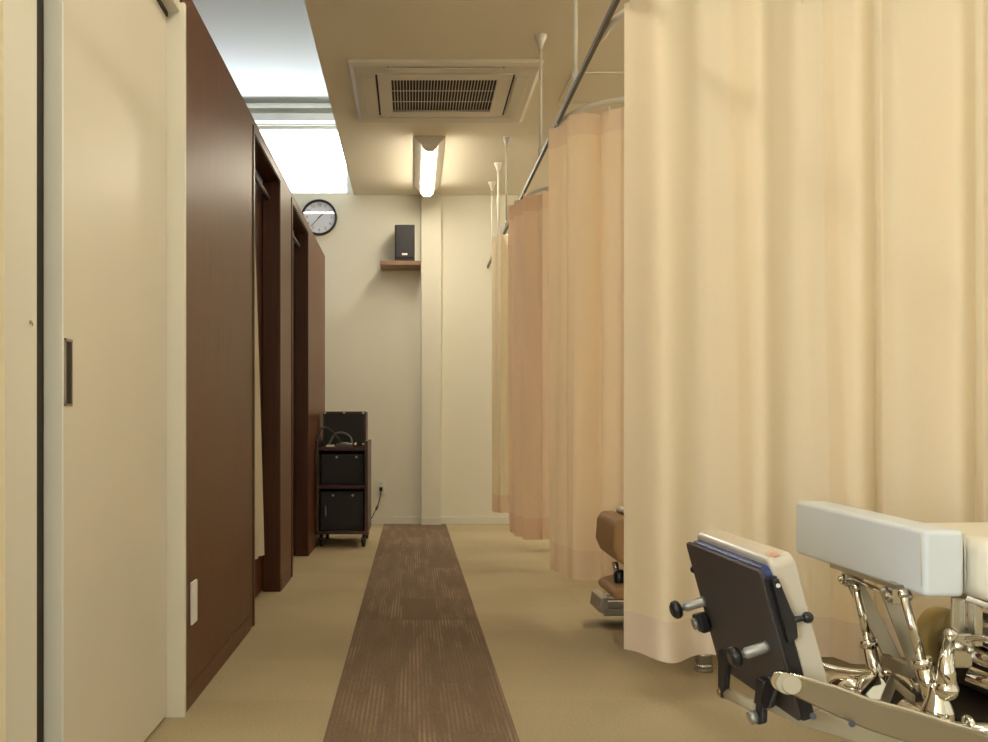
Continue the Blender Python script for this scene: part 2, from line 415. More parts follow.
# outlets
def outlet(name, c, nrm, w, hgt, label, slots):
    t = thing(name, c, label, 'outlet')
    c = V(c)
    if nrm == 'x':
        MB().box(c + V((0, -w / 2, -hgt / 2)), c + V((.008, w / 2, hgt / 2))).build('cover_plate', PLASTICW, t, .004, 3)
        MB().box(c + V((.008, -w * .22, -hgt * .36)), c + V((.010, w * .22, hgt * .36))).build('insert', PLASTICW, t, .001)
    else:
        MB().box(c + V((-w / 2, -.008, -hgt / 2)), c + V((w / 2, 0, hgt / 2))).build('cover_plate', PLASTICW, t, .003, 3)
        MB().box(c + V((-w * .22, -.010, -hgt * .36)), c + V((w * .22, -.008, hgt * .36))).build('insert', WHITE, t, .001)
        s = MB()
        for z in slots:
            for q in (-.006, .006): s.box(c + V((q - .0012, -.0104, z - .004)), c + V((q + .0012, -.0100, z + .004)))
        pieces(s, 'slot', BLACK, t)
    return t
outlet('wall_outlet', (PX, 2.905, .293), 'x', .072, .124, 'white wall outlet low on the wooden partition beside the white door', ())
outlet('wall_outlet', (-.250, D, .300), 'y', .076, .122, 'white wall outlet low on the cream end wall with a black plug', (.03, -.004))

# wall clock
cc = V((-.749, D, 2.476))
t = thing('wall_clock', cc, 'round white faced wall clock with black rim above the wooden partition', 'clock')
rim = MB()
n = 64
prof = [(-.000, .145), (-.030, .145), (-.038, .139), (-.036, .130), (-.020, .127), (-.012, .127)]
vs = []; fs = []
for k in range(n):
    a = 2 * PI * k / n
    for y, r in prof: vs.append(cc + V((r * math.sin(a), y, r * math.cos(a))))
m_ = len(prof)
for k in range(n):
    for j in range(m_ - 1): fs.append((k * m_ + j, k * m_ + j + 1, ((k + 1) % n) * m_ + j + 1, ((k + 1) % n) * m_ + j))
rim.add(vs, fs, True); rim.build('rim', BLACK, t)
MB().cyl(cc + V((0, -.001, 0)), cc + V((0, -.014, 0)), .128, n=64).build('dial', CLOCKF, t)
def text_mesh(s, size, mat_xyz, mb):
    cu = bpy.data.curves.new('numeral_source', 'FONT'); cu.body = s; cu.size = size; cu.align_x = 'CENTER'; cu.align_y = 'CENTER'; cu.extrude = .0004
    ob = bpy.data.objects.new('numeral_source', cu); COL.objects.link(ob)
    bpy.context.view_layer.update()
    me = bpy.data.meshes.new_from_object(ob.evaluated_get(bpy.context.evaluated_depsgraph_get()))
    mb.add([mat_xyz @ v.co for v in me.vertices], [list(p.vertices) for p in me.polygons])
    bpy.data.objects.remove(ob); bpy.data.curves.remove(cu); bpy.data.meshes.remove(me)
for k in range(1, 13):
    nm = MB()
    a = 2 * PI * k / 12
    M = Matrix.Translation(cc + V((.100 * math.sin(a), -.0155, .100 * math.cos(a)))) @ Matrix.Rotation(PI / 2, 4, 'X')
    text_mesh(str(k), .032, M, nm)
    nm.build('numeral', INK, t)
tk = MB()
for k in range(60):
    a = 2 * PI * k / 60; u = V((math.sin(a), 0, math.cos(a)))
    tk.bar(cc + u * (.118 if k % 5 else .115) + V((0, -.0145, 0)), cc + u * .124 + V((0, -.0145, 0)), .0012 if k % 5 else .003, .001, u.cross(V((0, 1, 0))))
tk.build('minute_marks', INK, t)
def hand(a, L, w, y, nm):
    u = V((math.sin(a), 0, math.cos(a))); MB().bar(cc - u * .018 + V((0, y, 0)), cc + u * L + V((0, y, 0)), w, .0012, u.cross(V((0, 1, 0)))).build(nm, BLACK, t)
hand(2 * PI * 1.62 / 12, .062, .007, -.018, 'hour_hand'); hand(2 * PI * 37 / 60, .095, .005, -.0205, 'minute_hand')
MB().cyl(cc + V((0, -.014, 0)), cc + V((0, -.024, 0)), .006).build('hub', BLACK, t)
MB().cyl(cc + V((0, -.0285, 0)), cc + V((0, -.0300, 0)), .1285, n=64).build('glass', GLASS, t)

# shelf and loudspeaker
t = thing('wall_shelf', (-.09, D, 2.07), 'small brown wooden wall shelf holding the black loudspeaker on the end wall', 'shelf')
MB().box((-.250, 7.80, 2.052), (.068, D, 2.084)).build('board', SHELFM, t, .002)
t = thing('loudspeaker', (-.055, 7.92, 2.084), 'small black bookshelf loudspeaker standing on the brown wall shelf', 'loudspeaker')
MB().box((-.135, 7.835, 2.090), (.022, 8.02, 2.372)).build('cabinet', SPKB, t, .006, 3)
MB().box((-.126, 7.823, 2.112), (.013, 7.836, 2.364)).build('grille', SPKM, t, .006, 3)
MB().box((-.078, 7.8215, 2.132), (-.036, 7.8235, 2.146)).build('badge', PLASTICW, t)
pieces(MB().box((-.125, 7.85, 2.084), (-.105, 7.87, 2.090)).box((-.01, 7.85, 2.084), (.01, 7.87, 2.090)).box((-.125, 7.98, 2.084), (-.105, 8.0, 2.090)).box((-.01, 7.98, 2.084), (.01, 8.0, 2.090)), 'foot', BLACK, t)

# ------------------------------------------------------------------ ceiling air conditioner
t = thing('ceiling_air_conditioner', (.172, 5.56, ZC), 'square cream ceiling cassette air conditioner with slatted black grille', 'air conditioner')
ax0, ax1, ay0, ay1 = -.322, .668, 5.07, 6.06
zc1 = ZC - .03
# frame: sloped ring
ring = MB()
o_ = [(ax0, ay0), (ax1, ay0), (ax1, ay1), (ax0, ay1)]
i_ = [(ax0 + .13, ay0 + .13), (ax1 - .13, ay0 + .13), (ax1 - .13, ay1 - .13), (ax0 + .13, ay1 - .13)]
vs = [(x, y, ZC) for x, y in o_] + [(x, y, zc1 + .012) for x, y in o_] + [(x + sx * .02, y + sy * .02, zc1) for (x, y), (sx, sy) in zip(o_, ((1, 1), (-1, 1), (-1, -1), (1, -1)))] + [(x, y, zc1 - .004) for x, y in i_]
fs = []
for l in range(3):
    for k in range(4): fs.append((l * 4 + k, l * 4 + (k + 1) % 4, (l + 1) * 4 + (k + 1) % 4, (l + 1) * 4 + k))
ring.add(vs, fs); ring.build('face_frame', ACM, t)
# dark slots under louvres and the louvre blades
lx0, lx1, ly0_, ly1_ = ax0 + .13, ax1 - .13, ay0 + .10, ay1 - .16
MB().box((lx0 - .001, ly0_ - .001, zc1 + .002), (lx1 + .001, ly1_ + .001, zc1 + .008)).build('throat', GRILLD, t)
for a, b_ in (((lx0 - .075, ly0_ + .06, zc1 - .010), (lx0 - .008, ly1_ - .06, zc1 - .004)), ((lx1 + .008, ly0_ + .06, zc1 - .010), (lx1 + .075, ly1_ - .06, zc1 - .004)),
              ((lx0 + .06, ly0_ - .075, zc1 - .010), (lx1 - .06, ly0_ - .008, zc1 - .004)), ((lx0 + .06, ly1_ + .008, zc1 - .010), (lx1 - .06, ly1_ + .075, zc1 - .004))):
    MB().box(a, b_).build('louvre', ACM, t, .002)
gx0, gx1, gy0, gy1 = -.112, .450, 5.26, 5.80
pa = MB()
px0, px1, py0, py1 = lx0 + .012, lx1 - .012, ly0_ + .008, ly1_ - .008
pz0, pz1 = zc1 - .012, zc1 + .002
pa.box((px0, py0, pz0), (px1, gy0, pz1)).box((px0, gy1, pz0), (px1, py1, pz1)).box((px0, gy0, pz0), (gx0, gy1, pz1)).box((gx1, gy0, pz0), (px1, gy1, pz1))
pa.build('intake_panel', ACM, t, .001)
s = MB(); N = 34
for k in range(N + 1):
    x = gx0 + (gx1 - gx0) * k / N; s.box((x - .0020, gy0, zc1 - .008), (x + .0020, gy1, zc1 - .002))
for k in (1, 2):
    y = gy0 + (gy1 - gy0) * k / 3; s.box((gx0, y - .0018, zc1 - .0095), (gx1, y + .0018, zc1 - .0065))
s.build('grille_bars', ACM, t)
# corner marks
s = MB()
for x in (lx0 + .07, lx1 - .07): s.box((x - .002, ay0 + .02, zc1 - .0045), (x + .002, ay0 + .10, zc1 + .001))
pieces(s, 'seam_line', GRILLD, t)

t = thing('ceiling_hatch', (1.08, 5.5, ZC), 'square framed access hatch in the ceiling right of the air conditioner', 'hatch')
MB().box((.84, 5.25, ZC - .008), (1.32, 5.27, ZC)).box((.84, 5.73, ZC - .008), (1.32, 5.75, ZC)).box((.84, 5.27, ZC - .008), (.86, 5.73, ZC)).box((1.30, 5.27, ZC - .008), (1.32, 5.73, ZC)).build('hatch_frame', ACM, t)
MB().box((.862, 5.272, ZC - .004), (1.298, 5.728, ZC)).build('hatch_panel', CEIL, t)

# ------------------------------------------------------------------ fluorescent fixtures
def fixture(c, L, zc, mat, label, along='y', w=.20, k=1):
    t = thing('ceiling_light', (c[0], c[1], zc), label, 'ceiling light')
    c = V((c[0], c[1], zc))
    def Q(a, l, z):
        a *= k; z *= k
        return c + (V((a, l, z)) if along == 'y' else V((l, a, z)))
    ext = (V((0, 1, 0)) if along == 'y' else V((1, 0, 0))) * L
    MB().prism([Q(-w / 2, -L / 2, 0), Q(-w / 2, -L / 2, -.010), Q(-.050, -L / 2, -.058), Q(.050, -L / 2, -.058), Q(w / 2, -L / 2, -.010), Q(w / 2, -L / 2, 0)], ext).build('housing', ACM, t, .002)
    MB().prism([Q(-.048, -L / 2 + .03, -.058), Q(-.046, -L / 2 + .03, -.072), Q(-.022, -L / 2 + .03, -.092), Q(.022, -L / 2 + .03, -.092), Q(.046, -L / 2 + .03, -.072), Q(.048, -L / 2 + .03, -.058)], ext * ((L - .06) / L)).build('lit_diffuser', mat, t)
    for s_ in (-1, 1):
        a = L / 2 * s_; b_ = (L / 2 - .03) * s_
        lo = min(a, b_)
        MB().prism([Q(-.050, lo, -.058), Q(-.048, lo, -.073), Q(-.023, lo, -.094), Q(.023, lo, -.094), Q(.048, lo, -.073), Q(.050, lo, -.058)], ext * (.03 / L)).build('end_cap', ACM, t)
    return t
fixture((.115, 7.08), 1.32, ZC, LAMP, 'lit fluorescent ceiling light beyond the air conditioner in the aisle')
fixture((.115, 1.9), 1.32, ZC, LAMPN, 'lit fluorescent ceiling light over the near end of the aisle')
fixture((.115, -1.5), 1.32, ZC, LAMPR, 'lit fluorescent ceiling light over the aisle behind the viewer')
fixture((2.0, 1.5), 1.32, ZC, LAMPR, 'lit fluorescent ceiling light over the nearest treatment bay')
fixture((2.0, 4.6), 1.32, ZC, LAMPB, 'lit fluorescent ceiling light over the second treatment bay')
fixture((2.0, 7.1), 1.32, ZC, LAMPB, 'lit fluorescent ceiling light over the farthest treatment bay')
fixture((-1.45, 3.95), 1.7, ZU, LAMPC, 'white fluorescent light on the raised ceiling over the cubicles', 'x', k=.3)

# ------------------------------------------------------------------ curtain rails
XRAIL = .612; ZR = 2.078
tag(MB().box((XRAIL - .007, YB, ZR - .009), (XRAIL + .007, D, ZR + .009)).build('aisle_curtain_rail', RAILD),
    'long straight metal curtain rail hung over the right side of the aisle', 'curtain rail')
def arc(p0, p1, p2, n=10):
    p0, p1, p2 = V(p0), V(p1), V(p2)
    return [p0 * (1 - t) ** 2 + p1 * 2 * t * (1 - t) + p2 * t * t for t in [i / n for i in range(n + 1)]]
for yc, lab in ((2.86, 'cross curtain rail carrying the nearest wide cream curtain'), (3.87, 'white cross curtain rail curving away above the second cream curtain'),
                (5.28, 'cross curtain rail above the peach curtain'), (6.50, 'cross curtain rail above the farthest narrow cream curtain')):
    pts = arc((XRAIL + .012, yc + .42, ZR), (XRAIL + .012, yc + .03, ZR), (XRAIL + .36, yc, ZR)) + [V((XR, yc, ZR))]
    tag(MB().tube(pts, .011, 10).build('cross_curtain_rail', RAILW), lab, 'curtain rail')
for yp, lab in ((3.74, 'white hanger rod holding the rail, nearest and tallest of the row'), (4.76, 'white ceiling hanger rod just right of the air conditioner'),
                (6.45, 'white ceiling hanger rod third from the viewer beside the peach curtain'), (7.09, 'white ceiling hanger rod fourth from the viewer over the far cream curtain'),
                (7.64, 'white ceiling hanger rod farthest away near the end wall')):
    t = thing('rail_hanger', (XRAIL, yp, ZC), lab, 'rail hanger', 'rods hanging the aisle curtain rail from the ceiling')
    MB().cyl((XRAIL, yp, ZR + .012), (XRAIL, yp, ZC - .03), .0075, n=12).build('rod', RAILW, t)
    MB().lathe((XRAIL, yp, ZC), (0, 0, -1), [(0, .030), (.012, .029), (.04, .016), (.07, .0095)]).build('ceiling_flange', RAILW, t)
    MB().cyl((XRAIL, yp, ZR + .008), (XRAIL, yp, ZR + .045), .012, n=12).build('rail_clamp', RAILW, t)

# ------------------------------------------------------------------ curtains
def smooth_path(pts, n=240):
    # Catmull-Rom through plan points, resampled by arc length
    P_ = [V((p[0], p[1], 0)) for p in pts]; P_ = [P_[0] * 2 - P_[1]] + P_ + [P_[-1] * 2 - P_[-2]]
    out = []
    for i in range(1, len(P_) - 2):
        a, b, c, e = P_[i - 1:i + 3]
        for k in range(60):
            t = k / 60; out.append(.5 * ((2 * b) + (c - a) * t + (2 * a - 5 * b + 4 * c - e) * t * t + (3 * b - a - 3 * c + e) * t ** 3))
    out.append(P_[-2])
    L = [0]
    for i in range(1, len(out)): L.append(L[-1] + (out[i] - out[i - 1]).length)
    tot = L[-1]; res = []; j = 0
    for k in range(n + 1):
        s = tot * k / n
        while j < len(L) - 2 and L[j + 1] < s: j += 1
        f = (s - L[j]) / max(L[j + 1] - L[j], 1e-9)
        res.append((out[j].lerp(out[j + 1], f), s))
    return res, tot
def curtain(name, pts, zt, zb, off, mats, label, hem=.115, head=.085, nz=40, n=240, amp=lambda h: 1, group='hospital style bay curtains along the aisle', shift=None, hooks=True, cat='curtain'):
    path, tot = smooth_path(pts, n)
    nrm = []
    for i in range(len(path)):
        a = path[max(i - 1, 0)][0]; b = path[min(i + 1, len(path) - 1)][0]; tt = (b - a).normalized(); nrm.append(V((-tt.y, tt.x, 0)))
    def pt(i, h, push=0):     # h: 0 hem .. 1 top
        p, s = path[i]
        o, along = off(s, h)
        tt = V((nrm[i].y, -nrm[i].x, 0))
        q = p + nrm[i] * (o + push) + tt * along
        z = zb + (zt - zb) * h + (math.sin(s * 31) * .004 + math.sin(s * 13 + 1) * .005) * (1 - h) ** 3
        if shift: q = q + shift(h, s / tot)
        return V((q.x, q.y, z))
    t = thing(name, (path[0][0].x, path[0][0].y, 0), label, cat, group)
    def sheet(h0, h1, m, push=0):
        mb = MB(); N = len(path)
        vs = [pt(i, h0 + (h1 - h0) * j / m, push) for j in range(m + 1) for i in range(N)]
        mb.add(vs, [(j * N + i, j * N + i + 1, (j + 1) * N + i + 1, (j + 1) * N + i) for j in range(m) for i in range(N - 1)], True)
        return mb
    Ht = zt - zb; hh = hem / Ht; ht = 1 - head / Ht
    sheet(hh, ht, nz).build('drape', mats[0], t)
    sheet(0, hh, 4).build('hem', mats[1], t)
    sheet(ht, 1, 4).build('header_tape', mats[-1], t)
    if hooks:
        hk = MB(); k = 0
        for i in range(4, len(path) - 4, max(1, int(.10 / (tot / n)))):
            p = pt(i, 1); hk.box(p + V((-.002, -.002, -.02)), p + V((.002, .002, ZR - zt - .012)))
        pieces(hk, 'glider_hook', RAILW, t)
    return t

# curtain 1: wide gentle folds with two sharp creases
def off1(s, h):
    top = h ** 1.5
    v = .058 * math.sin(2 * PI * (s + .05) / .27 + .9 + .5 * math.sin(s * 3)) + .007 * math.sin(2 * PI * s / .135 + .4)
    v += top * (.006 * math.sin(2 * PI * s / .095) )
    for c, wd, a in ((.565, .05, .055), (.72, .04, .045), (.30, .06, .030), (1.01, .05, .04)):
        cs = c + (.03 * (1 - h))
        x = (s - cs) / wd
        if -1 < x < 1.6:
            v += a * (max(0, 1 - abs(x)) ** 1.3 if x < 0 else max(0, 1 - x * 3)) * (.55 + .45 * (1 - h))
    e = math.exp(-s / .02)
    return v * (.8 + .35 * (1 - h)) + e * .02, 0
curtain('bay_curtain', [(.622, 2.90), (.80, 2.88), (1.2, 2.87), (1.7, 2.86), (2.3, 2.86)], 2.055, .135, off1, (C_CREAM, C_CREAMH, C_CREAM),
        'wide pale cream curtain drawn across behind the white treatment table', n=420)
def foldfn(lam, amp, ph=0, bot=1.0, sec=.4):
    def f(s, h):
        q = 2 * PI * s / lam + ph + .6 * math.sin(5 * s + ph)
        a = amp * (bot + (1 - bot) * h)
        return a * (math.sin(q) + sec * math.sin(2.3 * q + 1 + 1.2 * (1 - h))), .25 * a * math.sin(2 * q)
    return f
curtain('bay_curtain', [(.622, 4.28), (.616, 4.19), (.624, 4.10), (.68, 4.00), (.80, 3.94), (1.02, 3.90), (1.3, 3.88)], 2.048, .195, foldfn(.18, .036, 1.2, 1, .25), (C_PEACH2, C_PEACH2H),
        'cream curtain with peach shaded folds gathered behind the tan treatment table', n=300)
curtain('bay_curtain', [(.582, 5.74), (.585, 5.64), (.595, 5.55), (.615, 5.46), (.68, 5.38), (.80, 5.31), (1.1, 5.30)], 2.048, .19, foldfn(.12, .030, .4, 1, .25), (C_PEACH3, C_PEACH3H),
        'peach pink gathered curtain between the two cream curtains down the aisle', n=300)
curtain('bay_curtain', [(.560, 6.74), (.548, 6.64), (.575, 6.56), (.66, 6.52), (.80, 6.51), (1.0, 6.50)], 2.048, .23, foldfn(.085, .016, 2), (C_PALE, C_PEACH2H, C_PALE),
        'farthest narrow pale cream curtain hanging nearest the end wall', n=240)
# curtain beside the left door post
curtain('door_curtain', [(-.690, .80), (-.690, 1.10), (-.690, 1.40), (-.672, 1.60)], 2.10, .16, foldfn(.12, .018, .5), (C_CREAM, C_CREAMH),
        'cream curtain at the far left edge beside the white door post', hooks=False, group=None)
# doorway curtain in the partition, hem swung out
def sh(h, u): return V((0, .42 * u * (1 - h) ** .8 - .0, 0))
curtain('doorway_curtain', [(PX - .05, 4.05), (PX - .05, 4.12), (PX - .05, 4.24)], 1.89, .215, foldfn(.06, .010, 0), (C_PALE, C_PALE),
        'pale cream curtain drawn aside in the nearer doorway of the wooden partition', hooks=False, group=None, n=60, shift=sh)
tag(MB().tube([(-.675, .76, 2.125), (-.675, 1.62, 2.125)], .010).build('curtain_rod', RAILM), 'short rod above the cream curtain at the left edge beside the door', 'curtain rod')

# ------------------------------------------------------------------ trolley at the end of the partition
tx0, tx1, ty0, ty1 = -.634, -.290, 6.56, 7.12
t = thing('equipment_trolley', (-.456, 6.84, 0), 'dark rosewood equipment trolley on casters against the partition end', 'trolley')
for x in (tx0, tx1 - .022):
    MB().box((x, ty0, .085), (x + .022, ty1, .70)).build('side_panel', TROL, t, .002)
for z in (.085, .385, .635):
    MB().box((tx0 + .022, ty0 + .004, z), (tx1 - .022, ty1, z + .024)).build('shelf', TROL, t, .002)
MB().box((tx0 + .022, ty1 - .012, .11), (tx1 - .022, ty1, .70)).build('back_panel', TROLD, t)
for x in (tx0 + .035, tx1 - .03):
    for y in (ty0 + .05, ty1 - .03):
        c = MB().cyl((x, y, .085), (x, y, .055), .010).box((x - .016, y - .014, .028), (x - .012, y + .014, .062)).box((x + .012, y - .014, .028), (x + .016, y + .014, .062)).box((x - .016, y - .014, .056), (x + .016, y + .014, .062)).build('caster', BLACK, t)
        MB().cyl((x - .011, y, .024), (x + .011, y, .024), .024, n=24).build('wheel', BLACK, c)
def device(x0, x1, y0, y1, z0, z1, label, knobs, name='therapy_unit', mat=TROLD, handle=False):
    t = thing(name, ((x0 + x1) / 2, (y0 + y1) / 2, z0), label, 'equipment')
    MB().box((x0, y0, z0), (x1, y1, z1)).build('case', mat, t, .004)
    MB().box((x0 + .012, y0 - .004, z0 + .012), (x1 - .012, y0 + .001, z1 - .012)).build('front_panel', SPKB, t, .002)
    for kx, kz in knobs: MB().cyl((kx, y0 - .004, kz), (kx, y0 - .016, kz), .008).build('knob', STEELM, t)
    if handle: MB().tube([(x0 + .035, y0 - .002, (z0 + z1) / 2 - .035), (x0 + .035, y0 - .02, (z0 + z1) / 2 - .03), (x0 + .035, y0 - .02, (z0 + z1) / 2 + .03), (x0 + .035, y0 - .002, (z0 + z1) / 2 + .035)], .005).build('handle', STEELM, t)
    return t
device(tx0 + .03, tx1 - .03, 6.66, 7.08, .409, .610, 'black electronic unit on the middle shelf of the dark trolley', [(-.50, .59), (-.37, .59)])
device(tx0 + .03, tx1 - .03, 6.60, 7.08, .109, .365, 'black cabinet unit in the bottom bay of the dark trolley', [(-.52, .34), (-.39, .34)], 'storage_unit', TROLD, True)
device(-.605, -.312, 6.78, 7.08, .659, .895, 'dark brown box unit with metal corners on top of the trolley', [], 'carrying_case', TROL)
for x, z in ((-.59, .885), (-.46, .887), (-.33, .885), (-.33, .675)):
    MB().box((x - .008, 6.772, z - .006), (x + .008, 6.781, z + .006)).build('metal_corner', STEELM, [o for o in COL.objects if o.name.startswith('carrying_case')][0])
def cable(name, pts, r, mat, label, cat='cable', sm=8):
    P_ = [V(p) for p in pts]; P_ = [P_[0] * 2 - P_[1]] + P_ + [P_[-1] * 2 - P_[-2]]; out = []
    for i in range(1, len(P_) - 2):
        a, b, c, e = P_[i - 1:i + 3]
        for k in range(sm):
            u = k / sm; out.append(.5 * ((2 * b) + (c - a) * u + (2 * a - 5 * b + 4 * c - e) * u * u + (3 * b - a - 3 * c + e) * u ** 3))
    out.append(P_[-2])
    return tag(MB().tube(out, r, 10).build(name, mat), label, cat)
cable('lead_cable', [(-.628, 6.54, .45), (-.632, 6.55, .62), (-.60, 6.62, .775), (-.55, 6.66, .775), (-.50, 6.68, .72), (-.46, 6.69, .668)], .006, BLACK, 'black cable looping over the left side of the dark trolley')
cable('lead_cable', [(-.56, 6.72, .668), (-.52, 6.72, .74), (-.46, 6.70, .75), (-.41, 6.68, .72), (-.40, 6.66, .668)], .007, CABG, 'grey cable arched in front of the brown case on the trolley')
t = thing('hand_probe', (-.45, 6.62, .66), 'grey handheld probe lying across the front of the trolley top', 'probe')
MB().tube([(-.50, 6.64, .672), (-.44, 6.62, .676), (-.39, 6.61, .672)], [.010, .014, .010]).build('grip', GREYM, t)
MB().cyl((-.39, 6.61, .672), (-.365, 6.605, .672), .014, .016).build('probe_head', CHROME2, t)
t = thing('paper_card', (-.545, 6.6, .66), 'small white card lying on the left front of the trolley top', 'card')
tag(MB().box((-.565, 6.59, .659), (-.515, 6.67, .672)).build('gel_pad', PLASTICW), 'small white pad on the left front of the trolley top', 'pad')
bpy.data.objects.remove(t)
t = thing('power_cord', (-.252, D - .02, .28), 'black power cord plugged into the end wall outlet running down to the trolley', 'power cord')
MB().box((-.262, D - .034, .270), (-.238, D - .0105, .300)).build('plug', BLACK, t, .003)
pts = arc((-.250, D - .03, .272), (-.262, 7.95, .16), (-.290, 7.7, .13)) + arc((-.290, 7.7, .13), (-.33, 7.4, .03), (-.38, 7.145, .10))[1:]
MB().tube(pts, .0045, 8).build('cord', BLACK, t)
MB().tube([pts[6], pts[8]], .009, 8).build('ferrite', BLACK, t)

# ------------------------------------------------------------------ treatment table 1 (foreground right)
T1 = thing('treatment_table', (1.6, 2.3, 0), 'chrome framed treatment table with cream vinyl pads in the right foreground', 'treatment table')
def B1(mb, name, mat, bev=0, seg=2, parent=None): return mb.build(name, mat, parent or T1, bev, seg)
# end cushion (long face to the aisle), slightly turned
a0 = V((1.066, 2.08, 0)); b0 = V((1.034, 2.70, 0)); nx = V((.085, 0, 0))
q4 = [(a0, .449, .588), (b0, .462, .604), (b0 + nx, .462, .604), (a0 + nx, .449, .588)]
cb = MB().add([p + V((0, 0, lo)) for p, lo, hi in q4] + [p + V((0, 0, hi)) for p, lo, hi in q4],
              [(3, 2, 1, 0), (4, 5, 6, 7), (0, 1, 5, 4), (1, 2, 6, 5), (2, 3, 7, 6), (3, 0, 4, 7)])
cush = B1(cb, 'end_cushion', VINYLW, .011, 4)
pieces(MB().tube([a0 + V((-.001, .010, .462 + .010)), a0 + V((-.001, .010, .583))], .0014, 6).tube([a0 + V((.086, -.001 + .004, .470)), a0 + V((.086, .003, .583))], .0012, 6), 'seam', SEAM, cush)
# main mattress
mt = MB().prism([(1.16, 2.03, .445), (2.55, 1.90, .445), (2.55, 2.55, .445), (1.16, 2.40, .445)], (0, 0, .130))
B1(mt, 'mattress', VINYL, .030, 5)
B1(MB().box((1.20, 2.14, .425), (2.55, 2.38, .445)), 'mattress_board', BARM, .002)
# hanger brackets under the cushion
for yy in (2.44, 2.20):
    B1(MB().box((1.052, yy - .012, .415), (1.085, yy + .012, .464)).cyl((1.045, yy, .432), (1.095, yy, .432), .012).cyl((1.040, yy, .432), (1.100, yy, .432), .006), 'cushion_bracket', CHROME2, .002)
B1(MB().box((1.045, 2.16, .452), (1.10, 2.50, .462)), 'cushion_plate', BARM)
# flat link bars and telescopic struts
wd = (0, 1, .2)
B1(MB().bar(P(852, 578, 2.44), P(900, 672, 2.42), .040, .006, (1, .1, .0)), 'link_bar', BARM, .002)
B1(MB().bar(P(886, 586, 2.22), P(918, 668, 2.20), .036, .006, (1, .1, .0)), 'link_bar', BARM, .002)
B1(MB().tube([P(852, 578, 2.44), P(890, 596, 2.30)], .006), 'cross_pin', CHROME)
for (x0, y0, d0, x1, y1, d1, xm, ym) in ((856, 588, 2.38, 884, 706, 2.36, 869, 645), (903, 594, 2.13, 938, 716, 2.11, 923, 665)):
    a = P(x0, y0, d0); b_ = P(x1, y1, d1); mdl = P(xm, ym, (d0 + d1) / 2)
    st = B1(MB().cyl(a, mdl, .0095), 'strut_rod', CHROME)
    B1(MB().cyl(mdl - (b_ - mdl).normalized() * .012, b_, .018).cyl(mdl - (b_ - mdl).normalized() * .014, mdl + (b_ - mdl).normalized() * .004, .0205), 'strut_sleeve', CHROME)
    B1(MB().sphere(a, .0115), 'strut_joint', CHROME2)
# lower machinery
B1(MB().cyl(P(826, 683, 2.42), P(870, 690, 2.32), .029, n=28).cyl(P(858, 689, 2.36), P(864, 690, 2.34), .034, n=28).cyl(P(868, 690, 2.33), P(874, 691, 2.31), .036, n=28), 'motor_cylinder', CHROME)
B1(MB().cyl(P(829, 686, 2.424), P(831, 686, 2.415), .026, n=28), 'cylinder_end', BARM)
B1(MB().tube(arc(P(812, 660, 2.62), P(835, 672, 2.58), P(872, 672, 2.55)) + arc(P(872, 672, 2.55), P(905, 672, 2.5), P(915, 690, 2.4))[1:], .007), 'rear_pipe', CHROME)
B1(MB().cyl(P(818, 672, 2.66), P(826, 690, 2.66), .020).sphere(P(818, 670, 2.6), .014), 'pipe_fitting', CHROME2)
pieces(MB().bar(P(885, 660, 2.40), P(912, 672, 2.30), .03, .02, (0, 0, 1)).bar(P(895, 676, 2.30), P(884, 703, 2.26), .022, .006, (1, 0, 0)).bar(P(893, 682, 2.30), P(914, 700, 2.2), .02, .006, (0, 0, 1)), 'pivot_plate', BARM, T1, .002)
pieces(MB().tube([P(890, 652, 2.5), P(905, 668, 2.4), P(920, 688, 2.3)], .010).tube([P(872, 705, 2.3), P(898, 712, 2.25), P(930, 706, 2.2)], .012).sphere(P(905, 708, 2.24), .017), 'linkage', CHROME, T1)
# ochre wheel with hub
wc = P(939, 636, 2.46)
ax_ = V((.43, -.90, 0)).normalized()
B1(MB().lathe(wc - ax_ * .02, ax_, [(0, .060), (.004, .070), (.02, .072), (.036, .070), (.04, .060), (.036, .040), (.030, .022)], 36), 'drive_wheel', BRASS)
B1(MB().lathe(wc - ax_ * .05, ax_, [(0, .016), (.02, .022), (.05, .026), (.10, .024), (.11, .016)], 20), 'wheel_hub', CREAMMET)
# upright plate, knob lever, tubes
pieces(MB().bar(P(958, 597, 2.15), P(958, 640, 2.15), .028, .010, (1, 0, 0)).bar(P(975, 594, 2.13), P(975, 645, 2.13), .018, .03, (1, 0, 0)), 'upright_plate', CHROME2, T1, .002)
B1(MB().bar(P(966, 596, 2.14), P(1010, 612, 2.10), .014, .05, (0, 0, 1)), 'frame_rail', CHROME2, .002)
B1(MB().tube([P(951, 635, 2.10), P(946, 662, 2.08), P(947, 688, 2.06)], [.011, .015, .021]).sphere(P(947, 690, 2.06), .023).sphere(P(951, 634, 2.10), .014), 'release_lever', CHROME)
B1(MB().bar(P(962, 632, 2.10), P(962, 668, 2.10), .042, .012, (1, 0, 0)).cyl(P(958, 646, 2.09), P(958, 646, 2.07), .010).cyl(P(970, 650, 2.09), P(970, 650, 2.07), .008), 'lever_mount', CHROME2, .006)
for (y0, y1, r) in ((612, 620, .010), (634, 645, .010), (650, 664, .022), (674, 688, .018), (640, 650, .008)):
    B1(MB().cyl(P(968, y0, 2.16), P(1060, y1 + 22, 2.05), r), 'cross_tube', CHROME if r > .012 else CHROME2)
B1(MB().tube(arc(P(966, 640, 2.06), P(980, 634, 2.04), P(996, 644, 2.0)), .007), 'cable_loop', CHROME)
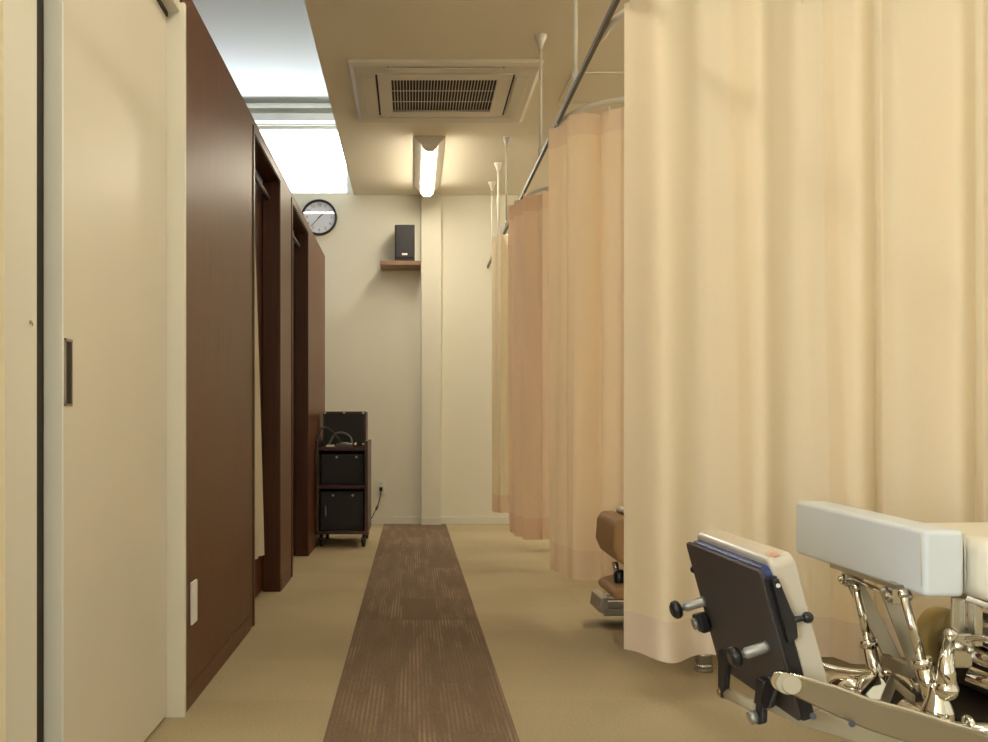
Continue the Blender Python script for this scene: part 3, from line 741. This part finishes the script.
# dark base block and chrome base ring
B1(MB().box((1.20, 2.15, .03), (2.3, 2.60, .17)).box((1.34, 2.20, .17), (2.2, 2.52, .30)), 'base_housing', TROLD, .012, 3)
B1(MB().tube([P(905, 706, 2.16)] + arc(P(925, 716, 2.1), P(948, 734, 2.02), P(985, 731, 1.98)) + [P(1040, 738, 1.95)], .017), 'base_ring', CHROME)
B1(MB().lathe(P(966, 727, 2.005), (.9, -.1, .15), [(0, .020), (.004, .023), (.010, .023), (.014, .020)]), 'ring_collar', CHROME)
pieces(MB().cyl((1.18, 2.2, 0), (1.18, 2.2, .04), .03).cyl((1.18, 2.5, 0), (1.18, 2.5, .04), .03).cyl((2.2, 2.2, 0), (2.2, 2.2, .04), .03).cyl((2.2, 2.5, 0), (2.2, 2.5, .04), .03), 'floor_foot', BLACK, T1)
B1(MB().lathe(P(938, 706, 2.08), (0, 0, 1), [(-.03, .036), (-.005, .032), (.02, .020), (.05, .017)]), 'strut_boot', CHROME)

# long flat arms to the head panel
def ribbon(top, bot, thick, d0, d1):
    # band whose edges run through measured points; depth slides from d0 to d1
    n = len(top); mb = MB(); vs = []
    for i in range(n):
        dd = d0 + (d1 - d0) * i / (n - 1)
        for off in (0, thick):
            vs.append(P(*top[i], dd) + V((0, off, 0))); vs.append(P(*bot[i], dd) + V((0, off, 0)))
    fs = []
    for i in range(n - 1):
        a = i * 4; b = a + 4
        fs += [(a, b, b + 1, a + 1), (a + 2, a + 3, b + 3, b + 2), (a, a + 2, b + 2, b), (a + 1, b + 1, b + 3, a + 3)]
    fs += [(0, 1, 3, 2), (4 * n - 4, 4 * n - 2, 4 * n - 1, 4 * n - 3)]
    return mb.add(vs, fs)
B1(ribbon([(789, 675), (802, 678), (835, 689), (870, 702), (905, 711), (940, 722), (990, 737), (1040, 745)], [(789, 693), (802, 700), (835, 716), (870, 731), (905, 742), (940, 752), (990, 765), (1040, 772)], .014, 1.83, 1.80), 'support_arm', BARM, .004, 3)
B1(ribbon([(758, 688), (800, 706), (840, 715), (880, 727), (920, 741), (960, 752)], [(758, 706), (800, 726), (840, 738), (880, 752), (920, 764), (960, 775)], .012, 1.99, 1.90), 'lower_arm', CREAMMET, .004, 3)
B1(MB().tube([P(790, 674, 1.815), P(800, 677, 1.81), P(835, 687, 1.815), P(870, 700, 1.81), P(905, 709, 1.805), P(940, 720, 1.80), P(990, 735, 1.79)], .0035, 8), 'arm_edge', CHROME)
B1(MB().cyl(P(787, 684, 1.86), P(787, 684, 1.81), .019).cyl(P(792, 685, 1.835), P(792, 685, 1.790), .017, n=28), 'arm_pivot', CREAMMET, .002)
B1(MB().lathe(P(783, 680, 1.84), (-.6, -.8, 0), [(0, .019), (.012, .019), (.018, .016)]), 'pivot_ring', CHROME)
pieces(MB().cyl(P(813, 716, 1.845), P(813, 716, 1.83), .006).cyl(P(852, 724, 1.83), P(852, 724, 1.80), .006), 'arm_bolt', BLACK, T1)

# head panel: board, blue pad, ivory shell; local frame u (towards viewer), v (down), nn (outwards to the aisle)
HT_n = V((.650, 1.87, .536)); HT_f = V((.612, 2.27, .549)); HB_n = V((.724, 1.87, .248)); HB_f = V((.706, 2.27, .252))
hc = (HT_n + HT_f + HB_n + HB_f) / 4
u = (HT_n + HB_n - HT_f - HB_f).normalized(); v = (HB_n + HB_f - HT_n - HT_f); v = (v - u * v.dot(u)).normalized(); nn = u.cross(v)
if nn.x > 0: nn = -nn
M = Matrix((( u.x, v.x, nn.x, hc.x), (u.y, v.y, nn.y, hc.y), (u.z, v.z, nn.z, hc.z), (0, 0, 0, 1)))
W2, H2 = .201, .148
def L(a, b, c): return M @ V((a, b, c))
def rrect(w, h, r, n=5):
    o = []
    for cx, cy, s in ((w - r, h - r, 0), (-w + r, h - r, 1), (-w + r, -h + r, 2), (w - r, -h + r, 3)):
        for k in range(n + 1):
            a = s * PI / 2 + PI / 2 * k / n; o.append((cx + r * math.cos(a), cy + r * math.sin(a)))
    return o
hp = MB().prism([L(a, b, 0) for a, b in rrect(W2, H2, .012)], nn * -.010)
board = B1(hp, 'backing_board', PLATE, .002)
B1(MB().prism([L(a, b - .006, -.0105) for a, b in rrect(W2 - .006, H2 - .004, .02)], nn * -.018), 'blue_pad', BLUE, .004, 3)
B1(MB().prism([L(a, b - .010, -.026) for a, b in rrect(W2 - .002, H2 + .006, .022)], nn * -.050), 'ivory_shell', SHELL, .009, 4)
B1(MB().box((W2 - .03, -H2 + .016, -.006), (W2 + .003, H2 - .002, -.030), M), 'side_rail_shade', BLACK, .001)  # black rail, widened to stand for the shadow gap before the shell
# hand screws: hex stem and black knob
def screw(a, b, ln=.070, r=.0115, kr=.021):
    s_ = L(a, b, 0)
    st = B1(MB().lathe(s_, nn, [(0, r * 1.15), (.006, r), (ln * .62, r), (ln * .66, r * .75), (ln * .8, r * .45)], 8), 'screw_stem', GREYM)
    k = MB().lathe(s_ + nn * (ln * .78), nn, [(0, .008), (.004, kr * .85), (.010, kr), (.018, kr * .95), (.024, kr * .6)], 18)
    B1(k, 'screw_knob', BLACK, parent=st)
screw(-W2 + .022, -.012); screw(W2 - .062, .014)
# bracket lug with bolt on the far edge
B1(MB().prism([L(-W2 - .018, .020, .004), L(-W2 + .03, .008, .004), L(-W2 + .035, .055, .004), L(-W2 + .0, .058, .004), L(-W2 - .018, .045, .004)], nn * .022), 'edge_lug', BLACK, .005, 3)
B1(MB().cyl(L(-W2 + .006, .036, .026), L(-W2 + .006, .036, .034), .013), 'lug_bolt', GREYM)
B1(MB().cyl(L(-W2 - .001, -.08, -.005), L(-W2 - .010, -.08, -.005), .008), 'edge_pin', BLACK)
# near side: black ratchet lever with knob
B1(MB().prism([L(W2 + .002, -H2 + .018, -.014), L(W2 + .002, -H2 + .018, -.028), L(W2 + .002, -.065, -.036), L(W2 + .002, -.045, -.040), L(W2 + .002, -.012, -.034), L(W2 + .002, -.006, -.014)], u * .014), 'ratchet_plate', BLACK, .003)
B1(MB().cyl(L(W2 + .010, -.046, -.032), L(W2 + .012, -.044, -.058), .006).sphere(L(W2 + .012, -.043, -.062), .011, 10), 'ratchet_knob', BLACK)
B1(MB().cyl(L(W2 + .016, -H2 + .030, -.022), L(W2 + .018, -H2 + .030, -.022), .004), 'ratchet_screw', PLASTICW)
# lower lugs and rod
def lug(a, b0_, b1_, wt, wb, name='hinge_lug'):
    B1(MB().prism([L(a - wt, b0_, .001), L(a + wt, b0_, .001), L(a + wb, b1_, .030), L(a, b1_ + .010, .030), L(a - wb, b1_, .030)], nn * .014 ), name, BLACK, .004, 3)
lug(-W2 + .098, .085, .172, .026, .018); lug(W2 - .112, .090, .168, .016, .024); lug(W2 - .045, .070, .115, .026, .022)
B1(MB().cyl(L(-W2 + .096, .172, .030), L(W2 - .12, .150, .030), .012), 'hinge_rod', CREAMMET)
B1(MB().sphere(L(-W2 + .088, .173, .032), .015, 10), 'rod_end', CHROME2)
B1(MB().cyl(L(W2 - .112, .160, .040), L(W2 - .112, .160, .056), .013), 'hinge_bolt', GREYM)
# label sticker on the shell shoulder
B1(MB().box((W2 - .05, -H2 - .0165, -.040), (W2 - .012, -H2 - .0158, -.052), M), 'sticker', simple('red_white_sticker', (.62, .30, .20), .5))

# ------------------------------------------------------------------ treatment table 2 (behind the first curtain)
T2 = thing('treatment_table', (1.4, 3.62, 0), 'tan vinyl treatment table half hidden behind the nearest cream curtain', 'treatment table')
def B2(mb, name, mat, bev=0, seg=2, parent=None): return mb.build(name, mat, parent or T2, bev, seg)
hp2 = MB().prism([(.700, 3.46, .452), (.715, 3.46, .481), (.770, 3.46, .483), (.797, 3.46, .300), (.765, 3.46, .298), (.712, 3.46, .340), (.695, 3.46, .38)], (0, .34, 0))
B2(hp2, 'head_cushion', TAN, .020, 4)
B2(MB().prism([(.775, 3.45, .486), (.81, 3.45, .484), (.835, 3.45, .300), (.801, 3.45, .300)], (0, .36, 0)), 'cushion_back', TANL, .006)
tag(MB().box((.765, 3.50, .488), (1.25, 3.76, .500)).box((1.244, 3.50, .487), (1.25, 3.76, .499)).build('folded_towel', TOWEL, None, .003),
    'white towel laid over the tan treatment table head end', 'towel')
B2(MB().cyl((.735, 3.62, .31), (.742, 3.62, .27), .010), 'clamp_stem', CHROME2)
B2(MB().lathe((.745, 3.60, .285), (.1, 0, -1), [(0, .012), (.008, .020), (.055, .022), (.07, .014)], 14), 'clamp_knob', BLACK)
B2(MB().prism([(.775, 3.58, .27), (.86, 3.58, .25), (.86, 3.58, .22), (.80, 3.58, .20)], (0, .05, 0)), 'clamp_bracket', CHROME2, .003)
B2(MB().prism([(.700, 3.50, .205), (.705, 3.50, .232), (.78, 3.50, .248), (1.6, 3.50, .25), (1.6, 3.50, .19), (.72, 3.50, .190)], (0, .28, 0)), 'lower_pad', TAN, .014, 4)
B2(MB().box((1.22, 3.32, .36), (2.7, 3.79, .485)), 'mattress', TAN, .025, 4)
B2(MB().box((.80, 3.50, .265), (1.30, 3.76, .30)).box((1.22, 3.36, .30), (2.6, 3.76, .36)), 'frame', BARM, .003)
B2(MB().box((1.1, 3.48, .03), (2.3, 3.80, .24)).box((1.4, 3.54, .24), (2.0, 3.74, .30)), 'base_housing', TROLD, .01)
# floor foot plate with slots
fp = MB()
for y0 in (3.70, 3.78, 3.86): fp.box((.745, y0 + .254, .080), (1.15, y0 + .284, .108))
fp.prism([(.738, 3.95, .066), (.745, 3.95, .120), (.775, 3.95, .126), (.775, 3.95, .062)], (0, .20, 0)).box((.76, 3.95, .050), (1.15, 4.15, .080)).box((1.10, 3.70, .06), (1.15, 4.0, .10))
B2(fp, 'foot_plate', GREYM, .003)
pieces(MB().box((.87, 3.97, 0), (.93, 4.02, .050)).box((1.05, 4.08, 0), (1.12, 4.13, .040)), 'foot_pad', BLACK, T2)
B2(MB().cyl((.957, 3.28, .012), (.957, 3.28, .10), .027).cyl((.957, 3.28, .0), (.957, 3.28, .012), .030), 'levelling_foot', GREYM)
pieces(MB().cyl((.957, 3.28, .014), (.957, 3.28, .024), .0285).cyl((.957, 3.28, .052), (.957, 3.28, .060), .0280), 'foot_ring', CHROME, T2)
B2(MB().box((.94, 3.26, .10), (.975, 3.52, .13)).box((.94, 3.48, .13), (.975, 3.52, .20)), 'foot_bracket', BARM)

# ------------------------------------------------------------------ light, camera
wld = bpy.data.worlds.new('sky'); SC.world = wld; wld.use_nodes = True
bg = wld.node_tree.nodes['Background']; bg.inputs['Color'].default_value = (.78, .89, 1, 1); bg.inputs['Strength'].default_value = 11.5
def portal(name, loc, rot, sx, sy):
    l = bpy.data.lights.new(name, 'AREA'); l.shape = 'RECTANGLE'; l.size = sx; l.size_y = sy; l.energy = 1
    l.cycles.is_portal = True
    o = bpy.data.objects.new(name, l); COL.objects.link(o); o.location = loc; o.rotation_euler = rot
portal('window_portal', ((wx0 + wx1) / 2, D + .09, (wz0 + wz1) / 2), (-PI / 2, 0, 0), wx1 - wx0, wz1 - wz0)
portal('window_portal', (XW - .09, (ly0 + ly1) / 2, (lz0 + lz1) / 2), (0, -PI / 2, 0), lz1 - lz0, ly1 - ly0)

cam = bpy.data.cameras.new('camera'); co = bpy.data.objects.new('camera', cam); COL.objects.link(co)
co.location = (0, 0, H); co.rotation_euler = (PI / 2, 0, 0)
cam.sensor_width = 36; cam.lens = F / 988 * 36
cam.shift_x = (494 - 412) / 988; cam.shift_y = (424 - 371) / 988
cam.clip_start = .05
SC.camera = co
SC.view_settings.view_transform = 'Standard'; SC.view_settings.look = 'None'; SC.view_settings.gamma = 1
SC.view_settings.use_curve_mapping = False
SC.view_settings.exposure = .1
